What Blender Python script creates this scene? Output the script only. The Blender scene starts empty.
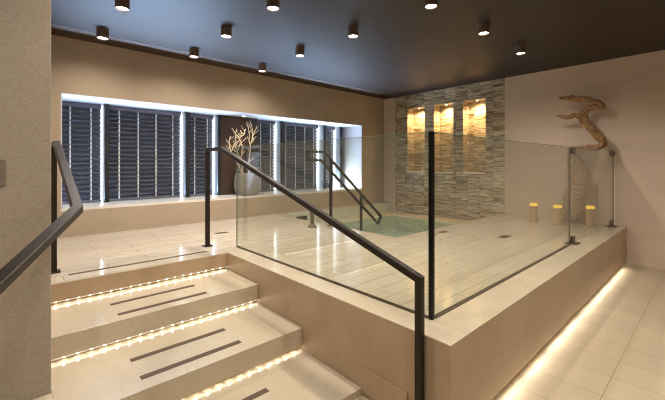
import bpy, bmesh, math, random
from mathutils import Vector, Matrix, Euler

S = bpy.context.scene
COL = S.collection
PI = math.pi

# ------------------------------------------------------------------ helpers
def lin(r, g, b):
    def f(c):
        c /= 255.0
        return c / 12.92 if c <= 0.04045 else ((c + 0.055) / 1.055) ** 2.4
    return (f(r), f(g), f(b), 1.0)

def new_mat(name):
    m = bpy.data.materials.new(name)
    m.use_nodes = True
    nt = m.node_tree
    nt.nodes.clear()
    out = nt.nodes.new('ShaderNodeOutputMaterial')
    return m, nt, out

def N(nt, kind, **kw):
    n = nt.nodes.new(kind)
    for k, v in kw.items():
        setattr(n, k, v)
    return n

def principled(nt, out, rough=0.5, metallic=0.0, spec=0.5):
    b = N(nt, 'ShaderNodeBsdfPrincipled')
    b.inputs['Roughness'].default_value = rough
    b.inputs['Metallic'].default_value = metallic
    b.inputs['Specular IOR Level'].default_value = spec
    nt.links.new(b.outputs[0], out.inputs[0])
    return b

def mixc(nt, fac, a, b, mode='MIX'):
    m = N(nt, 'ShaderNodeMix', data_type='RGBA', blend_type=mode)
    for sock, v in ((m.inputs[0], fac), (m.inputs[6], a), (m.inputs[7], b)):
        if hasattr(v, 'links'):
            nt.links.new(v, sock)
        else:
            sock.default_value = v
    return m.outputs[2]

def coords(nt, scale=(1, 1, 1), rot=(0, 0, 0), loc=(0, 0, 0)):
    t = N(nt, 'ShaderNodeTexCoord')
    mp = N(nt, 'ShaderNodeMapping')
    mp.inputs['Scale'].default_value = scale
    mp.inputs['Rotation'].default_value = rot
    mp.inputs['Location'].default_value = loc
    nt.links.new(t.outputs['Object'], mp.inputs[0])
    return mp.outputs[0]

def noise(nt, vec, scale, detail=4, rough=0.5):
    n = N(nt, 'ShaderNodeTexNoise')
    n.inputs['Scale'].default_value = scale
    n.inputs['Detail'].default_value = detail
    n.inputs['Roughness'].default_value = rough
    nt.links.new(vec, n.inputs['Vector'])
    return n.outputs['Fac']

def ramp(nt, fac, stops):
    r = N(nt, 'ShaderNodeValToRGB')
    e = r.color_ramp.elements
    while len(e) < len(stops):
        e.new(0.5)
    for i, (p, c) in enumerate(stops):
        e[i].position = p
        e[i].color = c
    nt.links.new(fac, r.inputs[0])
    return r.outputs[0]

def bump(nt, height, strength, dist, target):
    b = N(nt, 'ShaderNodeBump')
    b.inputs['Strength'].default_value = strength
    b.inputs['Distance'].default_value = dist
    nt.links.new(height, b.inputs['Height'])
    nt.links.new(b.outputs[0], target.inputs['Normal'])

def stone(name, c1, c2, rough, tile=None, joint=None, spec=0.5, vein=1.0, streak=(1, 1, 1), fine=0.35):
    """honed limestone; tile = (length, height, offset, joint width, rotation, location)"""
    m, nt, out = new_mat(name)
    b = principled(nt, out, rough, 0, spec)
    v = coords(nt, streak)
    n1 = noise(nt, v, 2.2 * vein, 6, 0.6)
    n2 = noise(nt, v, 55 * vein, 4, 0.65)
    col = ramp(nt, n1, [(0.3, c1), (0.7, c2)])
    dark = ramp(nt, n2, [(0.30, lin(212, 203, 194)), (0.48, lin(255, 255, 255))])
    col = mixc(nt, fine, col, dark, 'MULTIPLY')
    if tile:
        L, H, off, jw, rot, loc = tile
        br = N(nt, 'ShaderNodeTexBrick')
        br.offset = off
        br.inputs['Scale'].default_value = 1.0
        br.inputs['Brick Width'].default_value = L
        br.inputs['Row Height'].default_value = H
        br.inputs['Mortar Size'].default_value = jw
        br.inputs['Mortar Smooth'].default_value = 0.1
        br.inputs['Color1'].default_value = (0.93, 0.93, 0.93, 1)
        br.inputs['Color2'].default_value = (1, 1, 1, 1)
        br.inputs['Mortar'].default_value = joint or (0.55, 0.5, 0.45, 1)
        nt.links.new(coords(nt, (1, 1, 1), rot, loc), br.inputs['Vector'])
        col = mixc(nt, 1.0, col, br.outputs['Color'], 'MULTIPLY')
    nt.links.new(col, b.inputs['Base Color'])
    return m

def plain(name, c, rough=0.5, metallic=0.0, spec=0.5, var=0.12, scale=20):
    m, nt, out = new_mat(name)
    b = principled(nt, out, rough, metallic, spec)
    n = noise(nt, coords(nt), scale, 3)
    d = tuple(x * (1 - var) for x in c[:3]) + (1,)
    l = tuple(min(1, x * (1 + var)) for x in c[:3]) + (1,)
    nt.links.new(ramp(nt, n, [(0.3, d), (0.7, l)]), b.inputs['Base Color'])
    return m

def emit(name, c, strength):
    m, nt, out = new_mat(name)
    e = N(nt, 'ShaderNodeEmission')
    e.inputs[0].default_value = c
    e.inputs[1].default_value = strength
    nt.links.new(e.outputs[0], out.inputs[0])
    return m

def glass(name, tint, haze, ior=1.5, rough=0.0):
    """clear sheet glass: straight-through transmission with a Fresnel mirror"""
    m, nt, out = new_mat(name)
    tr = N(nt, 'ShaderNodeBsdfTransparent')
    tr.inputs[0].default_value = tint
    gl = N(nt, 'ShaderNodeBsdfGlossy')
    gl.inputs['Roughness'].default_value = rough
    gl.inputs[0].default_value = (1, 1, 1, 1)
    fr = N(nt, 'ShaderNodeFresnel')
    gm = N(nt, 'ShaderNodeNewGeometry')            # same mirror strength on both faces of the sheet
    mi = N(nt, 'ShaderNodeMapRange')
    mi.inputs[3].default_value = ior
    mi.inputs[4].default_value = 1.0 / ior
    nt.links.new(gm.outputs['Backfacing'], mi.inputs[0])
    nt.links.new(mi.outputs[0], fr.inputs[0])
    mx = N(nt, 'ShaderNodeMixShader')
    nt.links.new(fr.outputs[0], mx.inputs[0])
    nt.links.new(tr.outputs[0], mx.inputs[1])
    nt.links.new(gl.outputs[0], mx.inputs[2])
    last = mx.outputs[0]
    if haze > 0:                                   # faint grey-green diffuse layer mixed over the sheet
        df = N(nt, 'ShaderNodeBsdfDiffuse')
        df.inputs[0].default_value = (0.62, 0.66, 0.60, 1)
        mh = N(nt, 'ShaderNodeMixShader')
        n = noise(nt, coords(nt), 60, 3)
        mp = N(nt, 'ShaderNodeMapRange')
        mp.inputs[3].default_value = haze * 0.7
        mp.inputs[4].default_value = haze * 1.3
        nt.links.new(n, mp.inputs[0])
        nt.links.new(mp.outputs[0], mh.inputs[0])
        nt.links.new(last, mh.inputs[1])
        nt.links.new(df.outputs[0], mh.inputs[2])
        last = mh.outputs[0]
    nt.links.new(last, out.inputs[0])
    return m

# ------------------------------------------------------------------ mesh builder
class MB:
    def __init__(self):
        self.bm = bmesh.new()

    def box(self, x0, x1, y0, y1, z0, z1, bev=0.0):
        r = bmesh.ops.create_cube(self.bm, size=1.0)
        vs = r['verts']
        for v in vs:
            v.co = Vector(((x0 + x1) / 2 + v.co.x * (x1 - x0), (y0 + y1) / 2 + v.co.y * (y1 - y0), (z0 + z1) / 2 + v.co.z * (z1 - z0)))
        if bev > 0:
            es = list({e for v in vs for e in v.link_edges})
            bmesh.ops.bevel(self.bm, geom=es, offset=bev, segments=2, affect='EDGES', profile=0.5)
        return self

    def cyl(self, c, r, h, seg=32, r2=None, axis='z', cap=True):
        res = bmesh.ops.create_cone(self.bm, cap_ends=cap, cap_tris=False, segments=seg, radius1=r, radius2=r if r2 is None else r2, depth=h)
        M = Matrix.Translation(Vector(c))
        if axis == 'x':
            M = M @ Matrix.Rotation(PI / 2, 4, 'Y')
        if axis == 'y':
            M = M @ Matrix.Rotation(PI / 2, 4, 'X')
        bmesh.ops.transform(self.bm, matrix=M, verts=res['verts'])
        return self

    def lathe(self, c, prof, seg=40):
        rings = []
        for (r, z) in prof:
            if r < 1e-6:
                rings.append([self.bm.verts.new((c[0], c[1], c[2] + z))])
            else:
                rings.append([self.bm.verts.new((c[0] + r * math.cos(2 * PI * k / seg), c[1] + r * math.sin(2 * PI * k / seg), c[2] + z)) for k in range(seg)])
        for a, b in zip(rings[:-1], rings[1:]):
            for k in range(seg):
                k2 = (k + 1) % seg
                if len(a) == 1 and len(b) == 1:
                    continue
                if len(a) == 1:
                    self.bm.faces.new((a[0], b[k2], b[k]))
                elif len(b) == 1:
                    self.bm.faces.new((a[k], a[k2], b[0]))
                else:
                    self.bm.faces.new((a[k], a[k2], b[k2], b[k]))
        return self

    def bar(self, pts, w, h, start_n=None, end_n=None, bev=0.004):
        """mitred rectangular bar: w across, h in the up direction"""
        pts = [Vector(p) for p in pts]
        d = [(pts[i + 1] - pts[i]).normalized() for i in range(len(pts) - 1)]
        up = Vector((0, 0, 1)) if abs(d[0].z) < 0.95 else Vector((0, 1, 0))
        side = d[0].cross(up).normalized()
        u2 = side.cross(d[0]).normalized()
        c = bev
        prof = [(-w / 2 + c, -h / 2), (w / 2 - c, -h / 2), (w / 2, -h / 2 + c), (w / 2, h / 2 - c), (w / 2 - c, h / 2), (-w / 2 + c, h / 2), (-w / 2, h / 2 - c), (-w / 2, -h / 2 + c)]
        cur = [pts[0] + side * a + u2 * b for a, b in prof]
        rings = []
        for i, p in enumerate(pts):
            dd = d[min(i, len(d) - 1)] if i == 0 else d[i - 1]
            if i == 0:
                n = Vector(start_n) if start_n else d[0]
            elif i == len(pts) - 1:
                n = Vector(end_n) if end_n else d[-1]
            else:
                n = (d[i - 1] + d[i]).normalized()
            cur = [q + dd * ((p - q).dot(n) / dd.dot(n)) for q in cur]
            rings.append([self.bm.verts.new(q) for q in cur])
        k = len(prof)
        for a, b in zip(rings[:-1], rings[1:]):
            for j in range(k):
                self.bm.faces.new((a[j], a[(j + 1) % k], b[(j + 1) % k], b[j]))
        self.bm.faces.new(list(reversed(rings[0])))
        self.bm.faces.new(rings[-1])
        return self

    def tube(self, pts, radii, seg=8, rnd=None, rough=0.0):
        pts = [Vector(p) for p in pts]
        rings = []
        ref = Vector((0, 1, 0.13)).normalized()
        for i, p in enumerate(pts):
            if i == 0:
                t = pts[1] - pts[0]
            elif i == len(pts) - 1:
                t = pts[-1] - pts[-2]
            else:
                t = pts[i + 1] - pts[i - 1]
            t.normalize()
            s = t.cross(ref).normalized()
            u = s.cross(t).normalized()
            ring = []
            for k in range(seg):
                a = 2 * PI * k / seg
                rr = radii[i] * (1 + (rnd.uniform(-rough, rough) if rnd else 0))
                ring.append(self.bm.verts.new(p + s * math.cos(a) * rr + u * math.sin(a) * rr))
            rings.append(ring)
        for a, b in zip(rings[:-1], rings[1:]):
            for k in range(seg):
                self.bm.faces.new((a[k], a[(k + 1) % seg], b[(k + 1) % seg], b[k]))
        self.bm.faces.new(list(reversed(rings[0])))
        self.bm.faces.new(rings[-1])
        return self

    def build(self, name, mat, parent=None, loc=None, smooth=False, label=None, kind=None):
        bmesh.ops.recalc_face_normals(self.bm, faces=self.bm.faces)
        me = bpy.data.meshes.new(name)
        if loc is not None:                       # keep world position, move the origin
            bmesh.ops.translate(self.bm, verts=self.bm.verts, vec=-Vector(loc))
        self.bm.to_mesh(me)
        self.bm.free()
        me.materials.append(mat)
        if smooth:
            for p in me.polygons:
                p.use_smooth = True
        o = bpy.data.objects.new(name, me)
        COL.objects.link(o)
        if loc is not None:
            o.location = loc
        if parent is not None:
            o.parent = parent
        if label:
            o['label'] = label
        if kind:
            o['kind'] = kind
        return o

def thing(name, label, cat, loc=(0, 0, 0), group=None):
    o = bpy.data.objects.new(name, None)
    o.empty_display_size = 0.1
    COL.objects.link(o)
    o.location = loc
    o['label'] = label
    o['category'] = cat
    if group:
        o['group'] = group
    return o

def tag(o, label, cat, group=None):
    o['label'] = label
    o['category'] = cat
    if group:
        o['group'] = group
    return o

def struct(o):
    o['kind'] = 'structure'
    return o

def lamp(name, kind, loc, color, energy, parent=None, direction=None, **kw):
    d = bpy.data.lights.new(name, kind)
    d.color = color
    d.energy = energy
    for k, v in kw.items():
        setattr(d, k, v)
    o = bpy.data.objects.new(name, d)
    COL.objects.link(o)
    o.location = loc
    if direction is not None:
        o.rotation_euler = Vector(direction).to_track_quat('-Z', 'Y').to_euler()
    return o

# ------------------------------------------------------------------ key sizes (metres)
PZ = 0.533            # platform height
CEIL = 2.98
XR = 6.52             # right wall
YW = 5.37             # window wall face
SILL = 0.885
HEAD = 2.29
YM = 5.85             # front of the window posts
WX0, WX1 = 0.42, 5.74
CX, CY = 1.595, 0.89  # outer faces of the platform
RIS = 0.163
GTOP = 1.618          # top of the glass

WARM = (1.0, 0.91, 0.80)
WARM2 = (1.0, 0.90, 0.74)
COOL = (0.44, 0.66, 1.0)
DAY = (0.62, 0.78, 1.0)

# ------------------------------------------------------------------ materials
ROT90 = (0, 0, PI / 2)
M = {}
M['platform'] = stone('cream limestone paving', lin(200, 187, 167), lin(214, 202, 183), 0.11, (0.66, 0.145, 0.5, 0.003, (0, 0, 0), (0.05, 0.09, 0)), (0.55, 0.48, 0.39, 1), 0.5, streak=(0.6, 2.2, 1), fine=0.25)
M['step'] = stone('cream limestone step', lin(192, 178, 155), lin(206, 192, 169), 0.18, None, None, 0.5, fine=0.3)
M['curb'] = stone('warm limestone cladding', lin(174, 150, 123), lin(188, 164, 137), 0.34, None, None, 0.4, streak=(1.3, 1.3, 1), fine=0.3)
M['floor'] = stone('pale floor tile', lin(204, 186, 158), lin(212, 195, 168), 0.42, (0.6, 0.283, 0.0, 0.0018, ROT90, (0.485, -0.14, 0)), (0.5, 0.42, 0.32, 1), 0.4, fine=0.2)
M['wall_back'] = stone('beige plaster', lin(172, 154, 133), lin(180, 162, 141), 0.75, None, None, 0.2, fine=0.2)
M['wall_right'] = stone('large beige wall tile', lin(204, 184, 166), lin(214, 194, 174), 0.55, (1.28, 0.64, 0.0, 0.003, (PI / 2, 0, PI / 2), (0.831, 0.11, 0)), (0.82, 0.8, 0.76, 1), 0.25, streak=(1, 0.6, 3), fine=0.2)
M['sill'] = stone('pale stone sill', lin(224, 216, 204), lin(232, 226, 216), 0.3, None, None, 0.5, fine=0.2)
M['white'] = plain('white painted lining', lin(205, 205, 210), 0.5, var=0.03)
M['ceil'] = plain('dark brown satin ceiling', lin(47, 37, 32), 0.5, spec=0.35, var=0.06, scale=3)
M['ceil_strip'] = plain('dark brown ceiling strip', lin(66, 52, 42), 0.6, spec=0.3, var=0.06, scale=3)
M['profile'] = plain('grey ceiling profile', lin(96, 90, 86), 0.5)
M['bronze'] = plain('dark bronze metal', lin(40, 31, 25), 0.45, 0.25, 0.4, var=0.15, scale=8)
M['black'] = plain('black anodised metal', lin(20, 19, 18), 0.35, 0.6, var=0.1)
M['hinge'] = plain('dark bronze fitting', lin(104, 88, 74), 0.4, 0.4, var=0.1)
M['lamp_body'] = plain('dark bronze lamp body', lin(104, 86, 70), 0.5, 0.1, var=0.1)
M['post'] = plain('charcoal steel post', lin(34, 34, 36), 0.45, 0.2, var=0.1)
M['post_side'] = plain('blue grey painted post side', lin(126, 138, 150), 0.5, 0.0, var=0.04)
M['blind'] = plain('dark aubergine grey slat', lin(104, 104, 118), 0.4, 0.0, 0.5, var=0.1, scale=6)
M['cord'] = plain('white blind cord', lin(225, 225, 222), 0.7)
M['backing'] = plain('dark brown wood panel', lin(66, 47, 33), 0.55, var=0.15, scale=5)
M['vase'] = plain('matt pale stoneware', lin(140, 132, 118), 0.7, var=0.05, scale=9)
M['strip'] = plain('dark brown grip strip', lin(88, 68, 52), 0.7, var=0.12, scale=60)
M['drain'] = plain('dull bronze grate', lin(110, 90, 66), 0.45, 0.6)
M['switch'] = plain('grey metal switch plate', lin(150, 142, 132), 0.4, 0.6, var=0.03)
M['tub'] = stone('pale mosaic tub lining', lin(196, 198, 180), lin(206, 208, 192), 0.3, (0.05, 0.05, 0.0, 0.003, (0, 0, 0), (0, 0, 0)), (0.85, 0.85, 0.8, 1), fine=0.2)
M['dark_slot'] = plain('dark plastic slot', lin(34, 30, 28), 0.6)
M['lens'] = emit('lit lamp lens', (1.0, 0.90, 0.74, 1), 14.0)
M['niche_lens'] = emit('lit niche lamp lens', (1.0, 0.80, 0.50, 1), 14.0)
m, nt, out = new_mat('tape of warm diodes')      # lit diodes spaced along a pale tape
e = N(nt, 'ShaderNodeEmission'); e.inputs[0].default_value = (1.0, 0.89, 0.70, 1)
sp = N(nt, 'ShaderNodeSeparateXYZ'); nt.links.new(coords(nt, (1 / 0.072, 1, 1)), sp.inputs[0])
fx = N(nt, 'ShaderNodeMath', operation='FRACT'); nt.links.new(sp.outputs[0], fx.inputs[0])
ls = N(nt, 'ShaderNodeMath', operation='LESS_THAN'); ls.inputs[1].default_value = 0.2; nt.links.new(fx.outputs[0], ls.inputs[0])
mr = N(nt, 'ShaderNodeMapRange'); mr.inputs[3].default_value = 1.0; mr.inputs[4].default_value = 15.0
nt.links.new(ls.outputs[0], mr.inputs[0]); nt.links.new(mr.outputs[0], e.inputs[1]); nt.links.new(e.outputs[0], out.inputs[0])
M['led'] = m
M['led_even'] = emit('evenly lit warm tape', (1.0, 0.89, 0.70, 1), 0.8)
M['strip_light'] = emit('lit cool white diffuser', (0.80, 0.90, 1.0, 1), 5.5)
M['glass'] = glass('clear balustrade glass', (0.845, 0.85, 0.81, 1), 0.025, 1.40)
M['pane'] = glass('window glass', (0.95, 0.97, 0.98, 1), 0.0)
M['glass_end'] = plain('dark green cut glass edge', lin(58, 66, 60), 0.25, spec=0.6, var=0.05)
M['glass_edge'] = plain('polished green glass edge', lin(120, 140, 128), 0.12, spec=0.8, var=0.05)

# pillar with woven wall covering
m, nt, out = new_mat('woven taupe wall covering')
b = principled(nt, out, 0.8, 0, 0.2)
v = coords(nt, (1, 1, 3.0))
n1 = noise(nt, v, 70, 3, 0.7)
n2 = noise(nt, coords(nt), 3, 2)
c = ramp(nt, n1, [(0.3, lin(152, 140, 124)), (0.7, lin(178, 166, 150))])
nt.links.new(c, b.inputs['Base Color'])
bump(nt, n1, 0.3, 0.003, b)
M['pillar'] = m

# striped travertine strips stacked in narrow columns
m, nt, out = new_mat('striped travertine strips')
b = principled(nt, out, 0.45, 0, 0.4)
geo = N(nt, 'ShaderNodeTexCoord')
sep = N(nt, 'ShaderNodeSeparateXYZ')
nt.links.new(geo.outputs['Object'], sep.inputs[0])
def mth(op, a, b_=None, c_=None):
    n = N(nt, 'ShaderNodeMath', operation=op)
    for i, x in enumerate((a, b_, c_)):
        if x is None:
            continue
        if hasattr(x, 'links'):
            nt.links.new(x, n.inputs[i])
        else:
            n.inputs[i].default_value = x
    return n.outputs[0]
yy = mth('ADD', sep.outputs[1], mth('MULTIPLY', sep.outputs[0], 1.0))
colf = mth('DIVIDE', yy, 0.245)
coli = mth('FLOOR', colf)
colr = mth('FRACT', mth('MULTIPLY', mth('SINE', mth('MULTIPLY', coli, 12.9898)), 43758.5))
zz = mth('ADD', sep.outputs[2], mth('MULTIPLY', colr, 3.0))
zsc = mth('MULTIPLY', zz, mth('ADD', 10.5, mth('MULTIPLY', colr, 6.0)))
zi = mth('FLOOR', zsc)
cell = N(nt, 'ShaderNodeCombineXYZ')
nt.links.new(coli, cell.inputs[0]); nt.links.new(zi, cell.inputs[1])
wn = N(nt, 'ShaderNodeTexWhiteNoise', noise_dimensions='3D')
nt.links.new(cell.outputs[0], wn.inputs['Vector'])
off = N(nt, 'ShaderNodeVectorMath', operation='MULTIPLY_ADD')
nt.links.new(wn.outputs['Color'], off.inputs[0])
off.inputs[1].default_value = (7, 7, 7)
sv = N(nt, 'ShaderNodeVectorMath', operation='MULTIPLY')
nt.links.new(geo.outputs['Object'], sv.inputs[0]); sv.inputs[1].default_value = (1.2, 1.2, 9.0)
nt.links.new(sv.outputs[0], off.inputs[2])
st = noise(nt, off.outputs[0], 3.2, 5, 0.62)
base = ramp(nt, st, [(0.33, lin(96, 74, 54)), (0.43, lin(176, 158, 132)), (0.55, lin(208, 195, 172)), (0.72, lin(224, 214, 196))])
tint = ramp(nt, wn.outputs['Value'], [(0.0, lin(205, 198, 188)), (1.0, lin(255, 252, 248))])
base = mixc(nt, 1.0, base, tint, 'MULTIPLY')
fz = mth('FRACT', zsc)
fy = mth('FRACT', colf)
jz = mth('LESS_THAN', fz, 0.075)
jy = mth('LESS_THAN', fy, 0.03)
j = mth('MAXIMUM', mth('MULTIPLY', jz, mth('GREATER_THAN', mth('FRACT', mth('MULTIPLY', wn.outputs['Value'], 7.0)), 0.45)), mth('MULTIPLY', jy, 0.45))
base = mixc(nt, j, base, lin(58, 44, 33))
nt.links.new(base, b.inputs['Base Color'])
M['mosaic'] = m

# driftwood
m, nt, out = new_mat('weathered driftwood')
b = principled(nt, out, 0.85, 0, 0.15)
n1 = noise(nt, coords(nt, (1, 1, 1)), 14, 6, 0.7)
n2 = noise(nt, coords(nt, (3, 3, 1)), 40, 4, 0.7)
c = ramp(nt, n1, [(0.3, lin(112, 80, 52)), (0.5, lin(182, 142, 100)), (0.72, lin(214, 178, 134))])
c2 = ramp(nt, n2, [(0.35, lin(130, 115, 100)), (0.6, lin(255, 255, 255))])
sp = N(nt, 'ShaderNodeSeparateXYZ'); nt.links.new(coords(nt), sp.inputs[0])      # paler grey stump: its veiled look behind the glass, put into the colour
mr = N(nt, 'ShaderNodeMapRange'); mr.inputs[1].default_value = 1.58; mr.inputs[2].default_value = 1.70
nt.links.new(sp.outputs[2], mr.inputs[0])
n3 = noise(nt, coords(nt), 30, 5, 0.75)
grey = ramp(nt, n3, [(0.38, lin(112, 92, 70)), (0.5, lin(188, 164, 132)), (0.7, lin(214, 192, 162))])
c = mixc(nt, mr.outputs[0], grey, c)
nt.links.new(mixc(nt, 0.7, c, c2, 'MULTIPLY'), b.inputs['Base Color'])
bump(nt, n2, 0.9, 0.02, b)
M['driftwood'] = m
M['branch'] = plain('pale bleached twig', lin(214, 194, 160), 0.75, var=0.12, scale=30)

# candle
M['wax'] = plain('ivory wax', lin(188, 156, 118), 0.5, var=0.05)
M['glow'] = emit('lit candle top', (1.0, 0.60, 0.07, 1), 1.0)

# water
m, nt, out = new_mat('pool water')
tr = N(nt, 'ShaderNodeBsdfTransparent'); tr.inputs[0].default_value = (0.80, 0.95, 0.90, 1)
df = N(nt, 'ShaderNodeBsdfDiffuse'); df.inputs[0].default_value = lin(190, 222, 204)
gl = N(nt, 'ShaderNodeBsdfGlossy'); gl.inputs['Roughness'].default_value = 0.06
mx1 = N(nt, 'ShaderNodeMixShader'); mx1.inputs[0].default_value = 0.45
fr = N(nt, 'ShaderNodeFresnel'); fr.inputs[0].default_value = 1.33
mx2 = N(nt, 'ShaderNodeMixShader')
nt.links.new(tr.outputs[0], mx1.inputs[1]); nt.links.new(df.outputs[0], mx1.inputs[2])
nt.links.new(fr.outputs[0], mx2.inputs[0]); nt.links.new(mx1.outputs[0], mx2.inputs[1]); nt.links.new(gl.outputs[0], mx2.inputs[2])
nt.links.new(mx2.outputs[0], out.inputs[0])
wv = noise(nt, coords(nt), 5, 2)
bp = N(nt, 'ShaderNodeBump'); bp.inputs['Strength'].default_value = 0.12; bp.inputs['Distance'].default_value = 0.02
nt.links.new(wv, bp.inputs['Height']); nt.links.new(bp.outputs[0], gl.inputs['Normal']); nt.links.new(bp.outputs[0], fr.inputs['Normal'])
M['water'] = m

# ================================================================== THE SETTING
struct(MB().box(-2.7, 6.8, -3.1, 6.3, -0.12, 0.0).build('floor', M['floor']))
struct(MB().box(-2.7, 6.9, -3.1, 4.93, CEIL, CEIL + 0.12).build('ceiling', M['ceil']))
struct(MB().box(-2.7, 6.9, 4.945, 6.3, CEIL + 0.006, CEIL + 0.12).build('trim_1', M['ceil_strip']))
struct(MB().box(0.142, XR, 4.93, 4.945, CEIL - 0.004, CEIL + 0.1).build('trim_2', M['profile']))

# window wall with its long opening and stone bench below
w = MB()
w.box(0.142, 6.9, YW, 6.3, 0.0, SILL - 0.03)
w.box(0.142, 6.9, YW, 6.3, HEAD + 0.012, CEIL + 0.006)
w.box(0.142, WX0 - 0.012, YW, 6.3, SILL - 0.03, HEAD + 0.012)
w.box(WX1 + 0.012, 6.9, YW, 6.3, SILL - 0.03, HEAD + 0.012)
struct(w.build('wall_back', M['wall_back']))
struct(MB().box(WX0 - 0.012, WX1 + 0.012, YW, 6.12, SILL - 0.03, SILL).build('trim_3', M['sill']))
l = MB()
l.box(WX0 - 0.012, WX1 + 0.012, YW, 6.12, HEAD, HEAD + 0.012)
l.box(WX0 - 0.012, WX0, YW, 6.12, SILL, HEAD)
l.box(WX1, WX1 + 0.012, YW, 6.12, SILL, HEAD)
struct(l.build('trim_4', M['white']))

# right wall (three niches are cut into its striped part)
NICHES = [(4.245, 4.69), (3.585, 4.025), (2.93, 3.375)]
NZ0, NZ1, ND = 1.247, 2.668, 0.25
YT0, YT1 = 2.585, 5.04
w = MB()
w.box(XR, XR + 0.32, -3.1, YT0, 0.0, CEIL)
w.box(XR, XR + 0.32, YT1, YW, 0.0, CEIL)
w.box(XR + ND + 0.03, XR + 0.32, YT0, YT1, 0.0, CEIL)
struct(w.build('wall_right', M['wall_right']))
# pillar wall on the left, and the walls behind the camera
struct(MB().box(-2.7, 0.142, 2.404, 6.3, 0.0, CEIL, 0.004).build('wall_left', M['pillar']))
struct(MB().box(-2.8, -2.7, -3.1, 2.404, 0.0, CEIL).build('wall_far', M['wall_back']))
struct(MB().box(-2.8, 6.9, -3.2, -3.1, 0.0, CEIL).build('wall_front', M['wall_back']))

# striped stone feature panel
tp = thing('stone_panel', 'striped travertine wall panel with three lit niches behind the hot tub', 'wall panel', (XR, (YT0 + YT1) / 2, 0.33))
f = MB()
edges = [YT0] + [e for n in reversed(NICHES) for e in n] + [YT1]
for i in range(0, len(edges), 2):
    f.box(XR - 0.002, XR + 0.03, edges[i], edges[i + 1], 0.33, CEIL - 0.002)
for a, b_ in NICHES:
    f.box(XR - 0.002, XR + 0.03, a, b_, 0.33, NZ0)
    f.box(XR - 0.002, XR + 0.03, a, b_, NZ1, CEIL - 0.002)
f.build('strip_cladding', M['mosaic'], tp).matrix_parent_inverse = Matrix.Translation(-Vector(tp.location))
for a, b_ in NICHES:
    n = MB()
    x1 = XR + ND
    n.box(x1, x1 + 0.025, a - 0.02, b_ + 0.02, NZ0 - 0.02, NZ1 + 0.02)
    n.box(XR + 0.03, x1, a - 0.02, a, NZ0, NZ1)
    n.box(XR + 0.03, x1, b_, b_ + 0.02, NZ0, NZ1)
    n.box(XR + 0.03, x1, a, b_, NZ0 - 0.02, NZ0)
    n.box(XR + 0.03, x1, a, b_, NZ1, NZ1 + 0.02)
    attach_ = MB().box(XR - 0.010, XR + ND, a, b_, NZ0, NZ0 + 0.018).build('niche_bright_lip', M['sill'], tp)  # pale lip added so the niche foot shows a bright lit line
    attach_.matrix_parent_inverse = Matrix.Translation(-Vector(tp.location))
    n.build('niche', M['mosaic'], tp).matrix_parent_inverse = Matrix.Translation(-Vector(tp.location))

def attach(o, root):
    o.parent = root
    o.matrix_parent_inverse = Matrix.Translation(-Vector(root.location))
    return o

# niche downlights
NL = ['lit niche nearest the windows', 'middle lit niche', 'lit niche nearest the plain wall']
for (a, b_), lb in zip(NICHES, NL):
    yc = (a + b_) / 2
    t = thing('niche_downlight', 'small warm downlight at the top of the ' + lb, 'lamp', (XR + 0.12, yc, NZ1), 'niche downlights')
    attach(MB().lathe((XR + 0.12, yc, NZ1), [(0.026, -0.003), (0.026, -0.008), (0.045, -0.008), (0.045, -0.0005), (0.026, -0.0005)], 24).build('rim', M['hinge']), t)
    attach(MB().cyl((XR + 0.12, yc, NZ1 - 0.003), 0.026, 0.004, 24).build('lens', M['niche_lens']), t)
    lamp('niche_light', 'SPOT', (XR + 0.12, yc, NZ1 - 0.012), (1.0, 0.70, 0.34), 48.0, direction=(0.03, 0, -1), spot_size=2.6, spot_blend=1.0, shadow_soft_size=0.03)

# ------------------------------------------------------------------ windows, posts and blinds
bays = [  # blind x0, x1, post x0, x1
    (0.435, 0.915, 0.941, 0.990),
    (1.015, 2.030, 2.066, 2.122),
    (2.150, 2.585, 2.620, 2.658),
    (3.425, 3.865, 3.915, 3.972),
    (4.000, 4.985, 5.050, 5.108),
    (5.135, 5.490, 5.550, 5.610),
]
wx = [WX0, 0.990, 2.122, 3.40, 3.972, 5.108]
wx1 = [0.941, 2.066, 2.620, 3.915, 5.05, 5.55]
for i, (b0, b1, p0, p1) in enumerate(bays):
    x0, x1 = wx[i], wx1[i]
    f = MB()
    fw = 0.03
    f.box(x0, x0 + fw * 0.4, 6.07, 6.12, SILL, HEAD)
    f.box(x1 - fw * 0.4, x1, 6.07, 6.12, SILL, HEAD)
    f.box(x0, x1, 6.07, 6.12, SILL, SILL + 0.03)
    f.box(x0, x1, 6.07, 6.12, HEAD - 0.03, HEAD)
    wnd = f.build('window_%d' % (i + 1), M['post_side'])
    struct(wnd)
    MB().box(x0 + 0.012, x1 - 0.012, 6.09, 6.1, SILL + 0.03, HEAD - 0.03).build('pane', M['pane'], wnd)
    ml = MB().box(p0, p1, YM + 0.022, 6.12, SILL, HEAD).build('mullion', M['post_side'], wnd)
    fc = MB().box(p0 - 0.004, p1 + 0.004, YM, YM + 0.022, SILL, HEAD - 0.03)
    fc.box(p0 - 0.012, p1 + 0.012, YM - 0.012, YM + 0.022, HEAD - 0.045, HEAD - 0.015)
    fc.build('mullion_face', M['post'], ml)
# the rest of the outer wall behind the panel bay and at the right hand end
wl = MB().box(2.658, 3.40, 6.07, 6.12, SILL, HEAD)
wl.box(5.61, WX1, 6.07, 6.12, SILL, HEAD)
struct(wl.build('trim_5', M['white']))

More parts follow.
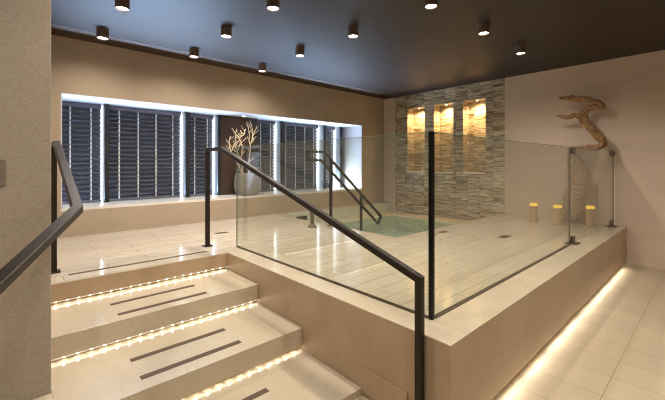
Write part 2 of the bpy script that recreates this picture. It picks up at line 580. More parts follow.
BL = ['dark slatted blind in the leftmost window bay beside the left pillar wall',
      'wide dark slatted blind, second window bay from the left',
      'narrow dark slatted blind just left of the brown panel behind the vase',
      'narrow dark slatted blind just right of the brown panel behind the vase',
      'wide dark slatted blind behind the start of the pool handrail',
      'narrowest dark slatted blind in the last bay before the white right reveal']
def slat_cell(mb, x0, x1, y, z, tilt, u0, u1, th=0.003):
    c, s = math.cos(tilt), math.sin(tilt)
    vs = []
    for u in (u0, u1):
        for n in (-th / 2, th / 2):
            yy_ = y - u * c + n * s
            zz_ = z + u * s + n * c
            vs.append((yy_, zz_))
    A = [mb.bm.verts.new((x0, p[0], p[1])) for p in vs]
    B = [mb.bm.verts.new((x1, p[0], p[1])) for p in vs]
    for a, b_, c_, d_ in ((0, 1, 3, 2),):
        mb.bm.faces.new((A[a], A[b_], A[c_], A[d_]))
        mb.bm.faces.new((B[a], B[b_], B[c_], B[d_]))
    for a, b_ in ((0, 1), (1, 3), (3, 2), (2, 0)):
        mb.bm.faces.new((A[a], A[b_], B[b_], B[a]))
TILT = math.radians(40)
PITCH = 0.066
SW = 0.074
for (b0, b1, p0, p1), lb in zip(bays, BL):
    t = thing('window_blind', lb, 'blind', ((b0 + b1) / 2, 6.0, SILL), 'slatted blinds along the window wall')
    nc = 4 if b1 - b0 > 0.8 else 2
    cx = [b0 + (b1 - b0) * ((k + 0.5) / nc) for k in range(nc)]
    sl = MB()
    z = SILL + 0.075
    while z < HEAD - 0.06:
        slat_cell(sl, b0, b1, 6.0, z, TILT, -SW / 2, 0.0)
        slat_cell(sl, b0, b1, 6.0, z, TILT * 0.8, 0.0, SW / 2)
        z += PITCH
    attach(sl.build('slats', M['blind']), t)
    attach(MB().box(b0, b1, 5.965, 6.035, HEAD - 0.06, HEAD - 0.004, 0.003).build('head_rail', M['blind']), t)
    attach(MB().box(b0, b1, 5.97, 6.03, SILL + 0.012, SILL + 0.034, 0.003).build('bottom_rail', M['blind']), t)
    for c_ in cx:
        cd = MB()
        cd.tube([(c_, 5.988, SILL + 0.03), (c_, 5.988, HEAD - 0.05)], [0.010, 0.010], 8)
        attach(cd.build('ladder_cord', M['cord']), t)

# upright light strips in the gaps between blind and post
LS = ['upright white light strip at the right edge of the leftmost blind',
      'upright white light strip at the right edge of the wide second blind',
      'upright white light strip just left of the brown panel behind the vase',
      'upright white light strip right of the narrow blind beside the brown panel',
      'upright white light strip right of the wide blind behind the pool handrail',
      'upright white light strip at the far right end of the window row']
for (b0, b1, p0, p1), lb in zip(bays, LS):
    xa = b1 + 0.004
    t = thing('light_strip', lb, 'light strip', (xa, 6.045, SILL), 'upright light strips between the blinds')
    attach(MB().box(xa, p0 - 0.001, 6.046, 6.062, SILL + 0.002, HEAD - 0.006).build('mount', M['white']), t)
    attach(MB().box(xa + 0.002, p0 - 0.003, 6.036, 6.046, SILL + 0.004, HEAD - 0.010, 0.003).build('diffuser', M['strip_light']), t)

# dark panel behind the vase, with its own small downlight above
tag(MB().box(2.660, 3.398, 5.872, 6.06, SILL + 0.001, HEAD - 0.002, 0.003).build('wood_panel', M['backing']),
    'dark brown upright panel between two blinds, behind the pale vase', 'panel')
t = thing('recessed_downlight', 'small round downlight in the white window soffit above the vase', 'lamp', (3.0, 5.66, HEAD))
attach(MB().lathe((3.0, 5.66, HEAD), [(0.03, -0.004), (0.03, -0.010), (0.05, -0.010), (0.05, -0.0005), (0.03, -0.0005)], 24).build('rim', M['white']), t)
attach(MB().cyl((3.0, 5.66, HEAD - 0.004), 0.03, 0.005, 24).build('lens', M['lens']), t)
lamp('soffit_light', 'SPOT', (3.0, 5.66, HEAD - 0.015), WARM, 14.0, direction=(0, 0.0, -1), spot_size=1.3, spot_blend=0.6, shadow_soft_size=0.03)

# ================================================================== PLATFORM AND STAIRS
HX0, HX1, HY0, HY1 = 3.40, XR, 2.60, 5.15     # hot tub opening
SLOT = 0.026
FSLOT = 0.055
pf = thing('platform', 'raised beige stone platform carrying the glass balustrade and hot tub', 'platform', (CX, CY, 0))
p = MB()
p.box(0.144, CX + 0.021, 3.353, YW - 0.001, 0.37 + SLOT, PZ)
p.box(0.144, CX, 3.39, YW - 0.001, 0.001, 0.37 + SLOT)
p.box(CX + 0.021, HX0, CY + 0.021, 3.345, FSLOT, PZ - 0.003)
p.box(CX + 0.021, HX0, 3.345, YW - 0.001, FSLOT, PZ)
p.box(1.772, HX0, 1.102, 3.345, PZ - 0.1, PZ)
p.box(CX + 0.021, HX0, CY + 0.06, YW - 0.001, 0.001, FSLOT)
p.box(HX0, HX1 - 0.003, CY + 0.021, HY0, FSLOT, PZ - 0.003)
p.box(HX0, HX1 - 0.003, 1.102, HY0, PZ - 0.1, PZ)
p.box(HX0, HX1 - 0.003, CY + 0.06, HY0, 0.001, FSLOT)
p.box(HX0, HX1 - 0.003, HY1, YW - 0.001, 0.001, PZ)
attach(p.build('paving', M['platform']), pf)
# facing slabs and coping of the outer edge
c = MB()
c.box(CX + 0.02, XR - 0.003, CY, CY + 0.02, FSLOT, PZ - 0.004)
c.box(CX, CX + 0.02, CY, 3.352, 0.001, PZ - 0.004)
c.box(0.144, CX + 0.02, 3.344, 3.352, 0.37 + SLOT, PZ - 0.004)
attach(c.build('facing', M['curb']), pf)
c = MB()
c.box(CX - 0.001, 1.772, CY - 0.001, 3.345, PZ - 0.004, PZ + 0.0015)
c.box(1.772, XR - 0.003, CY - 0.001, 1.102, PZ - 0.004, PZ + 0.0015)
attach(c.build('coping', M['step'], label='plain cream coping slabs outside the glass'), pf)
attach(MB().box(CX - 0.010, CX, 1.145, 1.485, 0.03, 0.177).build('access_panel', M['curb']), pf)
attach(MB().box(0.32, 1.46, 3.525, 3.562, PZ, PZ + 0.002).build('grip_strip', M['strip'], label='long thin dark grip strip'), pf)

def led_strip(x0, x1, y, z, root, mat='led'):
    d = MB()                                      # wedge profile whose sloping face looks down and outward
    tri = ((y - 0.008, z), (y + 0.002, z), (y + 0.002, z - 0.007))
    A = [d.bm.verts.new((x0, q[0], q[1])) for q in tri]
    B = [d.bm.verts.new((x1, q[0], q[1])) for q in tri]
    d.bm.faces.new(A); d.bm.faces.new(B)
    for k in range(3):
        d.bm.faces.new((A[k], A[(k + 1) % 3], B[(k + 1) % 3], B[k]))
    attach(d.build('led_strip', M[mat]), root)

led_strip(0.15, CX - 0.01, 3.358, 0.37 + SLOT - 0.0005, pf)
led_strip(CX + 0.05, XR - 0.05, CY + 0.012, FSLOT - 0.0005, pf, 'led_even')

STEPS = [  # top z, y front, y back, label
    (0.370, 2.735, 3.39, 'top beige stone step below the landing, full length grip strips'),
    (0.207, 2.095, 2.775, 'middle beige stone step, its left end meeting the pillar'),
    (0.044, 1.490, 2.135, 'lowest beige stone step at the bottom edge of the stairs'),
]
GR = [[(3.065, 3.105, 0.53, 1.16), (2.825, 2.867, 0.535, 1.17)],
      [(2.440, 2.482, 0.53, 1.15), (2.200, 2.243, 0.53, 1.15)],
      [(1.845, 1.887, 0.53, 1.15), (1.60, 1.63, 0.53, 1.15)]]
for i, (zt, y0, y1, lb) in enumerate(STEPS):
    t = thing('stair_step', lb, 'step', (0.87, y0, max(0, zt - RIS)))
    zb = max(zt - RIS, 0.0)
    s = MB()
    yb = y1 - 0.04
    x1 = CX - 0.002
    if i == 0:
        s.box(0.144, x1, y0, yb + 0.035, zb + SLOT, zt, 0.002)
        s.box(0.144, x1, y0 + 0.04, yb + 0.035, zb - 0.162 + 0.0, zb + SLOT)
    elif i == 1:
        s.box(0.144, x1, y0, yb + 0.035, zb + SLOT, zt, 0.002)
        s.box(0.144, x1, y0 + 0.04, yb + 0.035, 0.001, zb + SLOT)
        s.box(-1.5, 0.144, y0, 2.402, zb + SLOT, zt, 0.002)
        s.box(-1.5, 0.144, y0 + 0.04, 2.402, 0.001, zb + SLOT)
    else:
        s.box(-1.5, x1, y0, yb + 0.035, 0.001, zt, 0.002)
    attach(s.build('slab', M['step']), t)
    for (g0, g1, gx0, gx1) in GR[i]:
        attach(MB().box(gx0, gx1, g0, g1, zt - 0.001, zt + 0.002).build('grip_strip', M['strip'], label='dark grip strip'), t)
    if i < 2:
        led_strip(0.15 if i == 0 else -1.45, CX - 0.01, y0 + 0.012, zb + SLOT - 0.0005, t)

# light from the strips under the nosings and along the foot of the platform
def strip_light(x0, x1, y, z, e):
    lamp('strip_light', 'AREA', ((x0 + x1) / 2, y, z), WARM2, e, direction=(0, -0.9, -0.43), shape='RECTANGLE', size=x1 - x0, size_y=0.008)
strip_light(0.16, CX - 0.01, 3.350, 0.37 + 0.016, 0.10)
strip_light(0.16, CX - 0.01, 2.741, 0.207 + 0.016, 0.12)
strip_light(-1.45, CX - 0.01, 2.101, 0.044 + 0.016, 0.20)
k = 0
x = CX + 0.25
while x < XR - 0.1:
    lamp('floor_wash', 'AREA', (x, CY + 0.004, FSLOT - 0.006), WARM2, 0.27, direction=(0, -0.97, -0.25), shape='RECTANGLE', size=0.38, size_y=0.008)
    x += 0.46

# floor drains
DR = [(1.99, 4.36, 0.16, 0.07, 'small bronze drain slot in the landing floor beside the glass end'),
      (4.49, 1.78, 0.20, 0.10, 'bronze drain grate alone in the middle of the paving inside the front glass'),
      (3.93, 2.45, 0.16, 0.07, 'bronze drain slot by the tub edge, just left of its twin'),
      (4.20, 2.45, 0.16, 0.07, 'bronze drain slot by the tub edge, just right of its twin')]
for x, y, a, b_, lb in DR:
    t = thing('floor_drain', lb, 'drain', (x, y, PZ))
    attach(MB().box(x - a / 2, x + a / 2, y - b_ / 2, y + b_ / 2, PZ, PZ + 0.003, 0.001).build('frame', M['drain']), t)
    g = MB()
    for q in range(6):
        xx = x - a / 2 + a * (q + 0.5) / 6
        g.box(xx - a / 30, xx + a / 30, y - b_ * 0.36, y + b_ * 0.36, PZ + 0.003, PZ + 0.0045)
    attach(g.build('grate', M['dark_slot']), t)

# ================================================================== HOT TUB
tb = thing('hot_tub', 'sunken hot tub of green water under the striped stone panel', 'hot tub', (HX0, HY0, 0.0))
LZ, WZ = 0.345, 0.315
WXA, WXB, WYA, WYB = HX0 + 0.03, 6.05, HY0 + 0.03, 4.78
g = MB()
g.box(HX0 + 0.002, HX0 + 0.03, HY0 + 0.002, HY1 - 0.002, 0.001, PZ - 0.004)
g.box(HX0 + 0.03, HX1 - 0.003, HY0 + 0.002, HY0 + 0.03, 0.001, PZ - 0.004)
g.box(HX0 + 0.03, HX1 - 0.003, HY1 - 0.03, HY1 - 0.002, 0.001, PZ - 0.004)
g.box(HX0 + 0.03, HX1 - 0.003, HY0 + 0.03, HY1 - 0.03, 0.001, 0.03)
attach(g.build('basin', M['tub']), tb)
g = MB()
g.box(WXB, HX1 - 0.003, HY0 + 0.03, HY1 - 0.03, 0.03, LZ, 0.004)
g.box(WXA, WXB, WYB, HY1 - 0.03, 0.03, LZ, 0.004)
attach(g.build('ledge', M['step']), tb)
g = MB()
g.box(HX0 - 0.02, HX0 + 0.032, HY0 - 0.02, HY1, PZ + 0.001, PZ + 0.006)
g.box(HX0 + 0.032, HX1 - 0.003, HY0 - 0.02, HY0 + 0.032, PZ + 0.001, PZ + 0.006)
attach(g.build('rim', M['step']), tb)
wt = bmesh.new()
vs = [wt.verts.new(q) for q in ((WXA, WYA, WZ), (WXB, WYA, WZ), (WXB, WYB, WZ), (WXA, WYB, WZ))]
wt.faces.new(vs)
wm = MB(); wm.bm.free(); wm.bm = wt
attach(wm.build('water', M['water']), tb)
attach(MB().box(3.75, 4.0, HY1 - 0.034, HY1 - 0.03, 0.40, 0.48).build('skimmer_slot', M['dark_slot']), tb)

t = thing('water_spout', 'short dark bronze spout on a flared foot beside the tub edge', 'spout', (3.14, 3.90, PZ))
attach(MB().lathe((3.14, 3.90, PZ), [(0, 0.0), (0.065, 0.0), (0.065, 0.008), (0.045, 0.03), (0.03, 0.05), (0, 0.05)], 24).build('foot', M['hinge'], smooth=True), t)
attach(MB().lathe((3.14, 3.90, PZ), [(0, 0.05), (0.026, 0.05), (0.026, 0.17), (0.034, 0.18), (0.034, 0.215), (0.02, 0.225), (0, 0.225)], 24).build('stem', M['hinge'], smooth=True), t)
attach(MB().tube([(3.14, 3.90, PZ + 0.195), (3.2, 3.9, PZ + 0.20), (3.24, 3.9, PZ + 0.18)], [0.014, 0.014, 0.012], 10).build('nozzle', M['hinge'], smooth=True), t)

# ================================================================== RAILS
def post(x, y, z0, z1, w, root, flange=True, top_n=None):
    attach(MB().bar([(x, y, z0 + 0.004), (x, y, z1)], w, w, end_n=top_n).build('post', M['bronze']), root)
    if flange:
        attach(MB().box(x - w * 1.05, x + w * 1.05, y - w * 1.05, y + w * 1.05, z0 + 0.003, z0 + 0.012, 0.002).build('base_plate', M['bronze']), root)

RW = 0.038
t = thing('stair_handrail', 'dark bronze handrail running down beside the glass on the right of the stairs', 'handrail', (1.557, 3.757, PZ))
A, B, Cc, D = (1.557, 3.757, 1.588), (1.557, 3.40, 1.588), (1.557, 1.045, 0.835), (1.557, 1.045, 0.0)
dv = (Vector(Cc) - Vector(B)).normalized()
mit = (dv + Vector((0, 0, -1))).normalized()
attach(MB().bar([(1.557, 3.777, 1.588), B, Cc], RW, 0.042, end_n=mit).build('rail', M['bronze']), t)
post(1.557, 3.757, PZ, 1.567, 0.042, t)
attach(MB().bar([Cc, D], 0.042, RW, start_n=mit).build('post', M['bronze']), t)

t = thing('stair_handrail', 'dark bronze handrail bending round the left pillar wall in the foreground', 'handrail', (0.234, 3.70, PZ))
pts = [(0.234, 3.72, 1.590), (0.234, 3.42, 1.590), (0.225, 2.11, 1.212), (-0.33, 0.98, 0.865)]
attach(MB().bar(pts, 0.045, 0.042).build('rail', M['bronze']), t)
post(0.234, 3.70, PZ, 1.568, 0.042, t)
post(-0.31, 1.0, 0.0, 0.85, 0.042, t)

t = thing('pool_handrail', 'double bar bronze handrail leading down into the hot tub', 'handrail', (3.36, 3.78, PZ))
up_, lo_ = [], []
yb = 3.78
U0, U1, U2 = (2.97, yb, 1.605), (3.26, yb, 1.605), (4.51, yb, 0.56)
L0, L1, L2 = (2.97, yb, 1.485), (3.20, yb, 1.485), (4.44, yb, 0.447)
attach(MB().bar([U0, U1, U2], 0.034, 0.034).build('upper_bar', M['bronze']), t)
attach(MB().bar([L0, L1, L2], 0.034, 0.034).build('lower_bar', M['bronze']), t)
attach(MB().bar([(2.97, yb, 1.622), (2.97, yb, 1.468)], 0.034, 0.034).build('end_cap', M['bronze']), t)
attach(MB().bar([(4.515, yb, 0.575), (4.435, yb, 0.432)], 0.034, 0.034).build('end_cap', M['bronze']), t)
post(3.39, yb, PZ + 0.0065, 1.50, 0.036, t)
post(4.03, yb, 0.03, 0.94, 0.036, t)

# ================================================================== GLASS BALUSTRADE
def pane_mb(x0, y0, x1, y1, z0, z1, th=0.012):
    d = Vector((x1 - x0, y1 - y0, 0)).normalized()
    n = Vector((-d.y, d.x, 0)) * th / 2
    mb = MB()
    P0, P1 = Vector((x0, y0, 0)), Vector((x1, y1, 0))
    lo = [P0 - n, P1 - n, P1 + n, P0 + n]
    a = [mb.bm.verts.new((q.x, q.y, z0)) for q in lo]
    b_ = [mb.bm.verts.new((q.x, q.y, z1)) for q in lo]
    mb.bm.faces.new(a); mb.bm.faces.new(b_)
    for k in range(4):
        mb.bm.faces.new((a[k], a[(k + 1) % 4], b_[(k + 1) % 4], b_[k]))
    return mb
def edge_mb(mb, x0, y0, x1, y1, z0, z1, th=0.0125):
    q = pane_mb(x0, y0, x1, y1, z0, z1, th)
    me = bpy.data.meshes.new('tmp'); q.bm.to_mesh(me); q.bm.free(); mb.bm.from_mesh(me); bpy.data.meshes.remove(me)
GX, GY = 1.785, 1.117
def glass_panel(name, label, x0, y0, x1, y1, channel=True, z0=PZ + 0.004, ends=()):
    t = thing(name, label, 'glass balustrade', (x0, y0, PZ))
    d = Vector((x1 - x0, y1 - y0, 0)).normalized()
    attach(pane_mb(x0, y0, x1, y1, z0, GTOP).build('sheet', M['glass']), t)
    e = MB()
    edge_mb(e, x0, y0, x1, y1, GTOP, GTOP + 0.003)
    attach(e.build('polished_edge', M['glass_edge']), t)
    if ends:
        for q in (0.0, 1.0):
            px_, py_ = x0 + (x1 - x0) * q, y0 + (y1 - y0) * q
            if q not in ends:
                continue
            sg = 1 if q else -1
            e = MB()
            edge_mb(e, px_, py_, px_ + d.x * 0.0025 * sg, py_ + d.y * 0.0025 * sg, z0, GTOP)
            attach(e.build('cut_edge', M['glass_end']), t)
    if channel:
        e = MB()
        n = Vector((-d.y, d.x, 0)) * 0.010
        edge_mb(e, x0 + n.x, y0 + n.y, x1 + n.x, y1 + n.y, PZ + 0.0005, PZ + 0.009, 0.005)
        edge_mb(e, x0 - n.x, y0 - n.y, x1 - n.x, y1 - n.y, PZ + 0.0005, PZ + 0.009, 0.005)
        attach(e.build('channel', M['hinge']), t)
    return t
gp = glass_panel('glass_balustrade', 'long clear glass sheet along the stair side of the platform', GX, 1.14, GX, 3.52)
attach(MB().box(GX - 0.0063, GX + 0.0063, 3.52, 3.523, PZ + 0.01, GTOP).build('polished_edge', M['glass_edge']), gp)
glass_panel('glass_balustrade', 'long clear glass sheet along the front of the platform, right of the black corner post', 1.81, GY, 4.560, GY, ends=(1.0,))
tag(MB().box(GX - 0.013, GX + 0.013, GY - 0.013, GY + 0.013, PZ + 0.002, GTOP + 0.004, 0.002).build('corner_post', M['black']),
    'slim black corner post where the two long glass sheets meet', 'post')
XA, YA, XB, YB = 4.585, GY, 6.46, 1.035
def on_gate(x):
    return GY + (YB - YA) * (x - XA) / (XB - XA)
g1 = glass_panel('glass_gate', 'glass gate leaf hinged to the end of the long front sheet', 4.592, GY, 5.63, on_gate(5.63), False, PZ + 0.012)
g2 = glass_panel('glass_balustrade', 'narrow end glass sheet clamped against the right wall by the driftwood', 5.645, on_gate(5.645), XB, YB, False, PZ + 0.012, ends=(1.0,))
for g_, xs in ((g1, 4.675), (g2, 6.36)):
    ys = on_gate(xs)
    h = MB()
    h.box(xs - 0.075, xs + 0.075, ys - 0.06, ys + 0.06, PZ + 0.0022, PZ + 0.010, 0.002)
    h.box(xs - 0.045, xs + 0.045, ys - 0.018, ys - 0.007, PZ + 0.010, PZ + 0.085, 0.003)
    h.box(xs - 0.045, xs + 0.045, ys + 0.007, ys + 0.018, PZ + 0.010, PZ + 0.085, 0.003)
    attach(h.build('hinge', M['hinge']), g_)
    h = MB()
    h.box(xs - 0.05, xs + 0.05, ys - 0.018, ys - 0.007, GTOP - 0.075, GTOP - 0.005, 0.003)
    h.box(xs - 0.05, xs + 0.05, ys + 0.007, ys + 0.018, GTOP - 0.075, GTOP - 0.005, 0.003)
    h.box(xs - 0.05, xs + 0.05, ys - 0.018, ys + 0.018, GTOP + 0.004, GTOP + 0.012, 0.003)
    attach(h.build('clamp', M['hinge']), g_)
attach(MB().box(6.46, XR - 0.001, 1.02, 1.05, GTOP - 0.06, GTOP - 0.01, 0.002).build('wall_bracket', M['hinge']), g2)

# ================================================================== DRIFTWOOD
def skin_object(name, verts, edges, radii, mat, sub=2, disp=0.03, dsize=0.08):
    me = bpy.data.meshes.new(name)
    me.from_pydata([Vector(v) for v in verts], edges, [])
    o = bpy.data.objects.new(name, me)
    COL.objects.link(o)
    o.modifiers.new('skin', 'SKIN')
    lay = me.skin_vertices[0].data
    for i, r in enumerate(radii):
        rr = r if isinstance(r, tuple) else (r, r)
        lay[i].radius = rr
        lay[i].use_root = (i == 0)
    s = o.modifiers.new('sub', 'SUBSURF'); s.levels = sub; s.render_levels = sub
    tx = bpy.data.textures.new(name + ' grain', 'CLOUDS'); tx.noise_scale = dsize; tx.noise_depth = 3
    d = o.modifiers.new('bark', 'DISPLACE'); d.texture = tx; d.strength = disp; d.mid_level = 0.5
    me.materials.append(mat)
    dg = bpy.context.evaluated_depsgraph_get()
    ev = o.evaluated_get(dg)
    new = bpy.data.meshes.new_from_object(ev)
    o.modifiers.clear()
    o.data = new
    new.materials.clear(); new.materials.append(mat)
    for p_ in new.polygons:
        p_.use_smooth = True
    bpy.data.meshes.remove(me)
    new.name = name
    return o
bx = 6.27
dv = [  # (y, z, r, dx)
    (1.46, 0.60, 0.17, 0.0), (1.47, 0.75, 0.155, 0.0), (1.46, 0.92, 0.125, -0.02), (1.44, 1.06, 0.115, -0.02),
    (1.40, 1.22, 0.14, 0.0), (1.44, 1.36, 0.125, 0.01), (1.47, 1.50, 0.12, 0.01), (1.46, 1.62, 0.115, 0.0),       # 0-7 trunk
    (1.32, 1.665, 0.055, -0.02), (1.20, 1.66, 0.055, -0.03), (1.10, 1.70, 0.066, -0.03),                          # 8-10 level piece
    (1.14, 1.80, 0.072, -0.02), (1.24, 1.93, 0.070, 0.0), (1.33, 2.05, 0.066, 0.0), (1.37, 2.12, 0.06, 0.0),      # 11-14
    (1.46, 2.18, 0.036, 0.0), (1.54, 2.145, 0.046, -0.01), (1.61, 2.155, 0.032, -0.02), (1.70, 2.19, 0.014, -0.02),  # 15-18 left twig
    (1.355, 2.20, 0.05, 0.02), (1.29, 2.265, 0.05, 0.03), (1.20, 2.275, 0.05, 0.02), (1.10, 2.245, 0.05, 0.0),    # 19-22
    (1.14, 2.31, 0.040, -0.03), (1.27, 2.375, 0.046, -0.04), (1.42, 2.405, 0.052, -0.05), (1.55, 2.43, 0.045, -0.05), (1.66, 2.45, 0.016, -0.05),  # 23-27
    (1.26, 1.23, 0.08, -0.02), (1.57, 0.98, 0.075, 0.0), (1.33, 0.64, 0.10, 0.0), (1.60, 0.62, 0.085, 0.0),     # 28-31 knots, roots
]
ed = [(i, i + 1) for i in range(0, 14)] + [(14, 15), (15, 16), (16, 17), (17, 18), (14, 19), (19, 20), (20, 21), (21, 22), (22, 23), (23, 24), (24, 25), (25, 26), (26, 27), (4, 28), (2, 29), (0, 30), (0, 31)]
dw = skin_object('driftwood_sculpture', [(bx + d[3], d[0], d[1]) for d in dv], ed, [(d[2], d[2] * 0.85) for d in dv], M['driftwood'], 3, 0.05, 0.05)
zmin = min(v.co.z for v in dw.data.vertices)
for v in dw.data.vertices:                         # cut foot flat on the paving
    if v.co.z < PZ + 0.004:
        v.co.z = PZ + 0.004
    if v.co.x > XR - 0.012:
        v.co.x = XR - 0.012
tag(dw, 'tall twisted brown driftwood standing behind the glass by the right wall', 'driftwood')

# ================================================================== CANDLES
CD = [(5.96, 1.93, 'pillar candle with glowing yellow top, leftmost of the three by the driftwood'),
      (5.94, 1.60, 'pillar candle with glowing yellow top close to the left side of the driftwood foot'),
      (6.17, 1.25, 'pillar candle with glowing yellow top, rightmost, behind the end glass sheet')]
for x, y, lb in CD:
    t = thing('candle', lb, 'candle', (x, y, PZ), 'pillar candles by the driftwood')
    attach(MB().lathe((x, y, PZ + 0.002), [(0, 0), (0.052, 0), (0.054, 0.01), (0.054, 0.25), (0, 0.25)], 28).build('body', M['wax']), t)
    attach(MB().lathe((x, y, PZ + 0.252), [(0, 0), (0.054, 0.0), (0.054, 0.026), (0.047, 0.042), (0.036, 0.038), (0.02, 0.026), (0, 0.026)], 28).build('lit_rim', M['glow'], smooth=True), t)

# ================================================================== VASE AND BRANCHES
vx, vy = 3.05, 5.625
t = tag(MB().lathe((vx, vy, SILL), [(0, 0.001), (0.165, 0.001), (0.195, 0.02), (0.222, 0.10), (0.230, 0.19), (0.222, 0.29), (0.205, 0.36), (0.195, 0.385), (0.186, 0.385), (0.19, 0.36), (0.20, 0.28), (0.0, 0.27)], 48).build('vase', M['vase'], smooth=True),
        'rounded pale stoneware vase on the window sill before the brown panel', 'vase')
rnd = random.Random(4)
def wob(pts, n=4):
    out_ = []
    for a, b_ in zip(pts[:-1], pts[1:]):
        a, b_ = Vector(a), Vector(b_)
        for k in range(n):
            q = a.lerp(b_, k / n)
            if k or out_:
                q += Vector((rnd.uniform(-1, 1), rnd.uniform(-1, 1), rnd.uniform(-1, 1))) * 0.012
            out_.append(q)
    out_.append(Vector(pts[-1]))
    return out_
def branch(name, label, polys):
    mb = MB()
    for pts, r0, r1 in polys:
        w_ = wob([(vx + a, vy + b_, SILL + c_) for a, b_, c_ in pts])
        n = len(w_)
        mb.tube(w_, [0.78 * (r0 + (r1 - r0) * k / (n - 1)) for k in range(n)], 8, rnd, 0.18)
        for q in range(2, n - 1, 2):            # stubby coral-like side twigs
            s = w_[q]
            sgn = rnd.choice((-1, 1))
            e = s + Vector((sgn * rnd.uniform(0.04, 0.09), rnd.uniform(-0.04, 0.03), rnd.uniform(0.04, 0.10)))
            rr = (r0 + (r1 - r0) * q / n) * 0.6
            mb.tube([s, s.lerp(e, 0.5) + Vector((sgn * 0.01, 0, -0.005)), e], [rr, rr * 0.8, rr * 0.5], 7, rnd, 0.15)
    tag(mb.build(name, M['branch'], smooth=True), label, 'branch', 'bleached branches in the vase')
branch('dried_branch', 'tallest bleached branch in the vase, forking upward on the right', [
    ([(0.03, 0, 0.285), (0.05, 0.02, 0.60), (0.06, 0.0, 0.90), (0.12, -0.01, 1.10), (0.19, 0.0, 1.24)], 0.017, 0.009),
    ([(0.06, 0.0, 0.88), (0.02, -0.03, 1.10), (-0.02, -0.03, 1.30)], 0.013, 0.008),
    ([(0.11, 0.0, 1.08), (0.10, 0.03, 1.22), (0.07, 0.02, 1.31)], 0.011, 0.007)])
branch('dried_branch', 'bleached branch leaning out of the vase to the left', [
    ([(-0.06, -0.02, 0.285), (-0.18, -0.04, 0.52), (-0.31, -0.05, 0.72), (-0.37, -0.04, 0.90), (-0.33, -0.04, 1.02)], 0.016, 0.009),
    ([(-0.19, -0.04, 0.53), (-0.20, 0.0, 0.75), (-0.13, 0.0, 0.92)], 0.012, 0.008),
    ([(-0.33, -0.05, 0.76), (-0.25, -0.06, 0.92), (-0.26, -0.06, 1.05)], 0.011, 0.007)])
branch('dried_branch', 'middle bleached branch in the vase with a long tip pointing left', [
    ([(-0.01, 0.10, 0.285), (-0.05, 0.13, 0.60), (-0.01, 0.13, 0.85), (-0.10, 0.12, 1.02), (-0.24, 0.11, 1.18)], 0.016, 0.009),
    ([(-0.05, 0.13, 0.62), (-0.14, 0.13, 0.82), (-0.19, 0.14, 0.96)], 0.012, 0.007),
    ([(-0.09, 0.12, 1.01), (0.0, 0.13, 1.09), (0.03, 0.13, 1.18)], 0.011, 0.007)])

# ================================================================== SWITCH
t = thing('light_switch', 'grey metal switch plate on the left pillar wall', 'switch', (-0.085, 2.404, 1.39))
attach(MB().box(-0.13, -0.038, 2.394, 2.403, 1.325, 1.455, 0.002).build('plate', M['switch']), t)
attach(MB().box(-0.11, -0.058, 2.389, 2.395, 1.35, 1.43, 0.002).build('rocker', M['switch']), t)

# ================================================================== CEILING SPOTLIGHTS
SP = [(0.735, 3.72, 'dark cylinder ceiling spotlight, leftmost in the second row from the windows'),
      (1.77, 2.777, 'dark cylinder ceiling spotlight above the stairs at the top of the picture'),
      (2.82, 1.77, 'dark cylinder ceiling spotlight at the top edge above the black corner post'),
      (0.741, 4.745, 'dark cylinder ceiling spotlight, leftmost of the three along the window wall'),
      (1.765, 3.741, 'dark cylinder ceiling spotlight, middle one of the second row from the windows'),
      (2.828, 2.777, 'dark cylinder ceiling spotlight right of the one above the stairs, same row'),
      (3.835, 1.745, 'dark cylinder ceiling spotlight, middle one of the row nearest the driftwood wall'),
      (1.78, 4.745, 'dark cylinder ceiling spotlight, middle of the three along the window wall'),
      (2.812, 3.751, 'dark cylinder ceiling spotlight, rightmost in the second row from the windows'),
      (2.842, 4.765, 'dark cylinder ceiling spotlight, rightmost of the three along the window wall'),
      (4.884, 1.735, 'dark cylinder ceiling spotlight nearest the striped stone panel and driftwood')]
SPOT_E = 40.0
def spot_parts(x, y):
    zb = 2.872
    h = MB().lathe((x, y, 0), [(0.046, zb + 0.012), (0.052, zb), (0.060, zb), (0.060, CEIL - 0.001), (0.0, CEIL - 0.001)], 32).build('housing', M['lamp_body'], smooth=False)
    l_ = MB().cyl((x, y, zb + 0.012), 0.047, 0.006, 32).build('lens', M['lens'])
    return h, l_
for x, y, lb in SP:
    t = thing('ceiling_spotlight', lb, 'spotlight', (x, y, CEIL), 'ceiling spotlights')
    for o in spot_parts(x, y):
        attach(o, t)
    lamp('spot_light', 'SPOT', (x, y, 2.868), WARM, SPOT_E * (0.5 if y > 4.5 else 1.0), direction=(0, 0, -1), spot_size=2.85, spot_blend=0.7, shadow_soft_size=0.045)
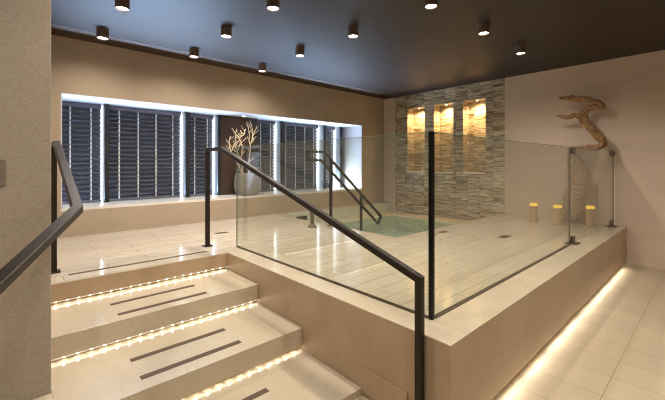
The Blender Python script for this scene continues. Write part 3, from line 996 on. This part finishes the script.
# the same lamps over the part of the room behind the camera's view
for x, y in ((0.74, 1.75), (1.77, 0.75), (2.82, 0.75), (0.74, -0.3), (2.82, -0.3), (4.3, -0.3), (-1.0, 1.0), (-1.0, -1.2)):
    lamp('spot_light', 'SPOT', (x, y, 2.868), WARM, SPOT_E * 0.8, direction=(0, 0, -1), spot_size=2.85, spot_blend=0.7, shadow_soft_size=0.045)

# ================================================================== DAYLIGHT
W = bpy.data.worlds.new('daylight')
S.world = W
W.use_nodes = True
bg = W.node_tree.nodes['Background']
bg.inputs[0].default_value = DAY + (1,)
bg.inputs[1].default_value = 0.05
for i in range(6):
    x0, x1 = wx[i], wx1[i]
    o = lamp('window_portal', 'AREA', ((x0 + x1) / 2, 6.20, (SILL + HEAD) / 2), (1, 1, 1), 1.0, direction=(0, -1, 0), shape='RECTANGLE', size=x1 - x0, size_y=HEAD - SILL)
    o.data.cycles.is_portal = True

# cool uplights lying on the sill at the foot of the blinds
for i in range(6):
    x0, x1 = bays[i][0], bays[i][1]
    lamp('sill_light', 'AREA', ((x0 + x1) / 2, 5.94, SILL + 0.008), COOL, 22.0 * (x1 - x0), direction=(0, -0.55, 0.84), spread=math.radians(72), shape='RECTANGLE', size=x1 - x0, size_y=0.02)
lamp('sill_light', 'AREA', (5.35, 5.80, SILL + 0.008), (0.8, 0.9, 1.0), 9.0, direction=(0.75, -0.1, 0.65), shape='RECTANGLE', size=0.25, size_y=0.02)  # extra unseen lamp, added to whiten the right window reveal

# ================================================================== CAMERA
cam = bpy.data.cameras.new('camera')
cam.sensor_fit = 'HORIZONTAL'
cam.sensor_width = 36.0
cam.lens = 36.0 * 350 / 665
cam.shift_y = -(200 - 164) / 665
cam.clip_start = 0.05
co = bpy.data.objects.new('camera', cam)
COL.objects.link(co)
co.location = (0, 0, 1.433)
ang = math.atan2(719 - 332.5, 350)
co.rotation_euler = Vector((math.cos(ang), math.sin(ang), 0)).to_track_quat('-Z', 'Y').to_euler()
S.camera = co

S.view_settings.view_transform = 'Standard'
S.view_settings.look = 'None'
S.view_settings.gamma = 1.0
S.view_settings.use_curve_mapping = False
S.view_settings.exposure = 0.72
S.cycles.use_denoising = True
S.cycles.filter_width = 1.1
S.cycles.max_bounces = 10
S.cycles.transparent_max_bounces = 16
S.cycles.sample_clamp_indirect = 6.0
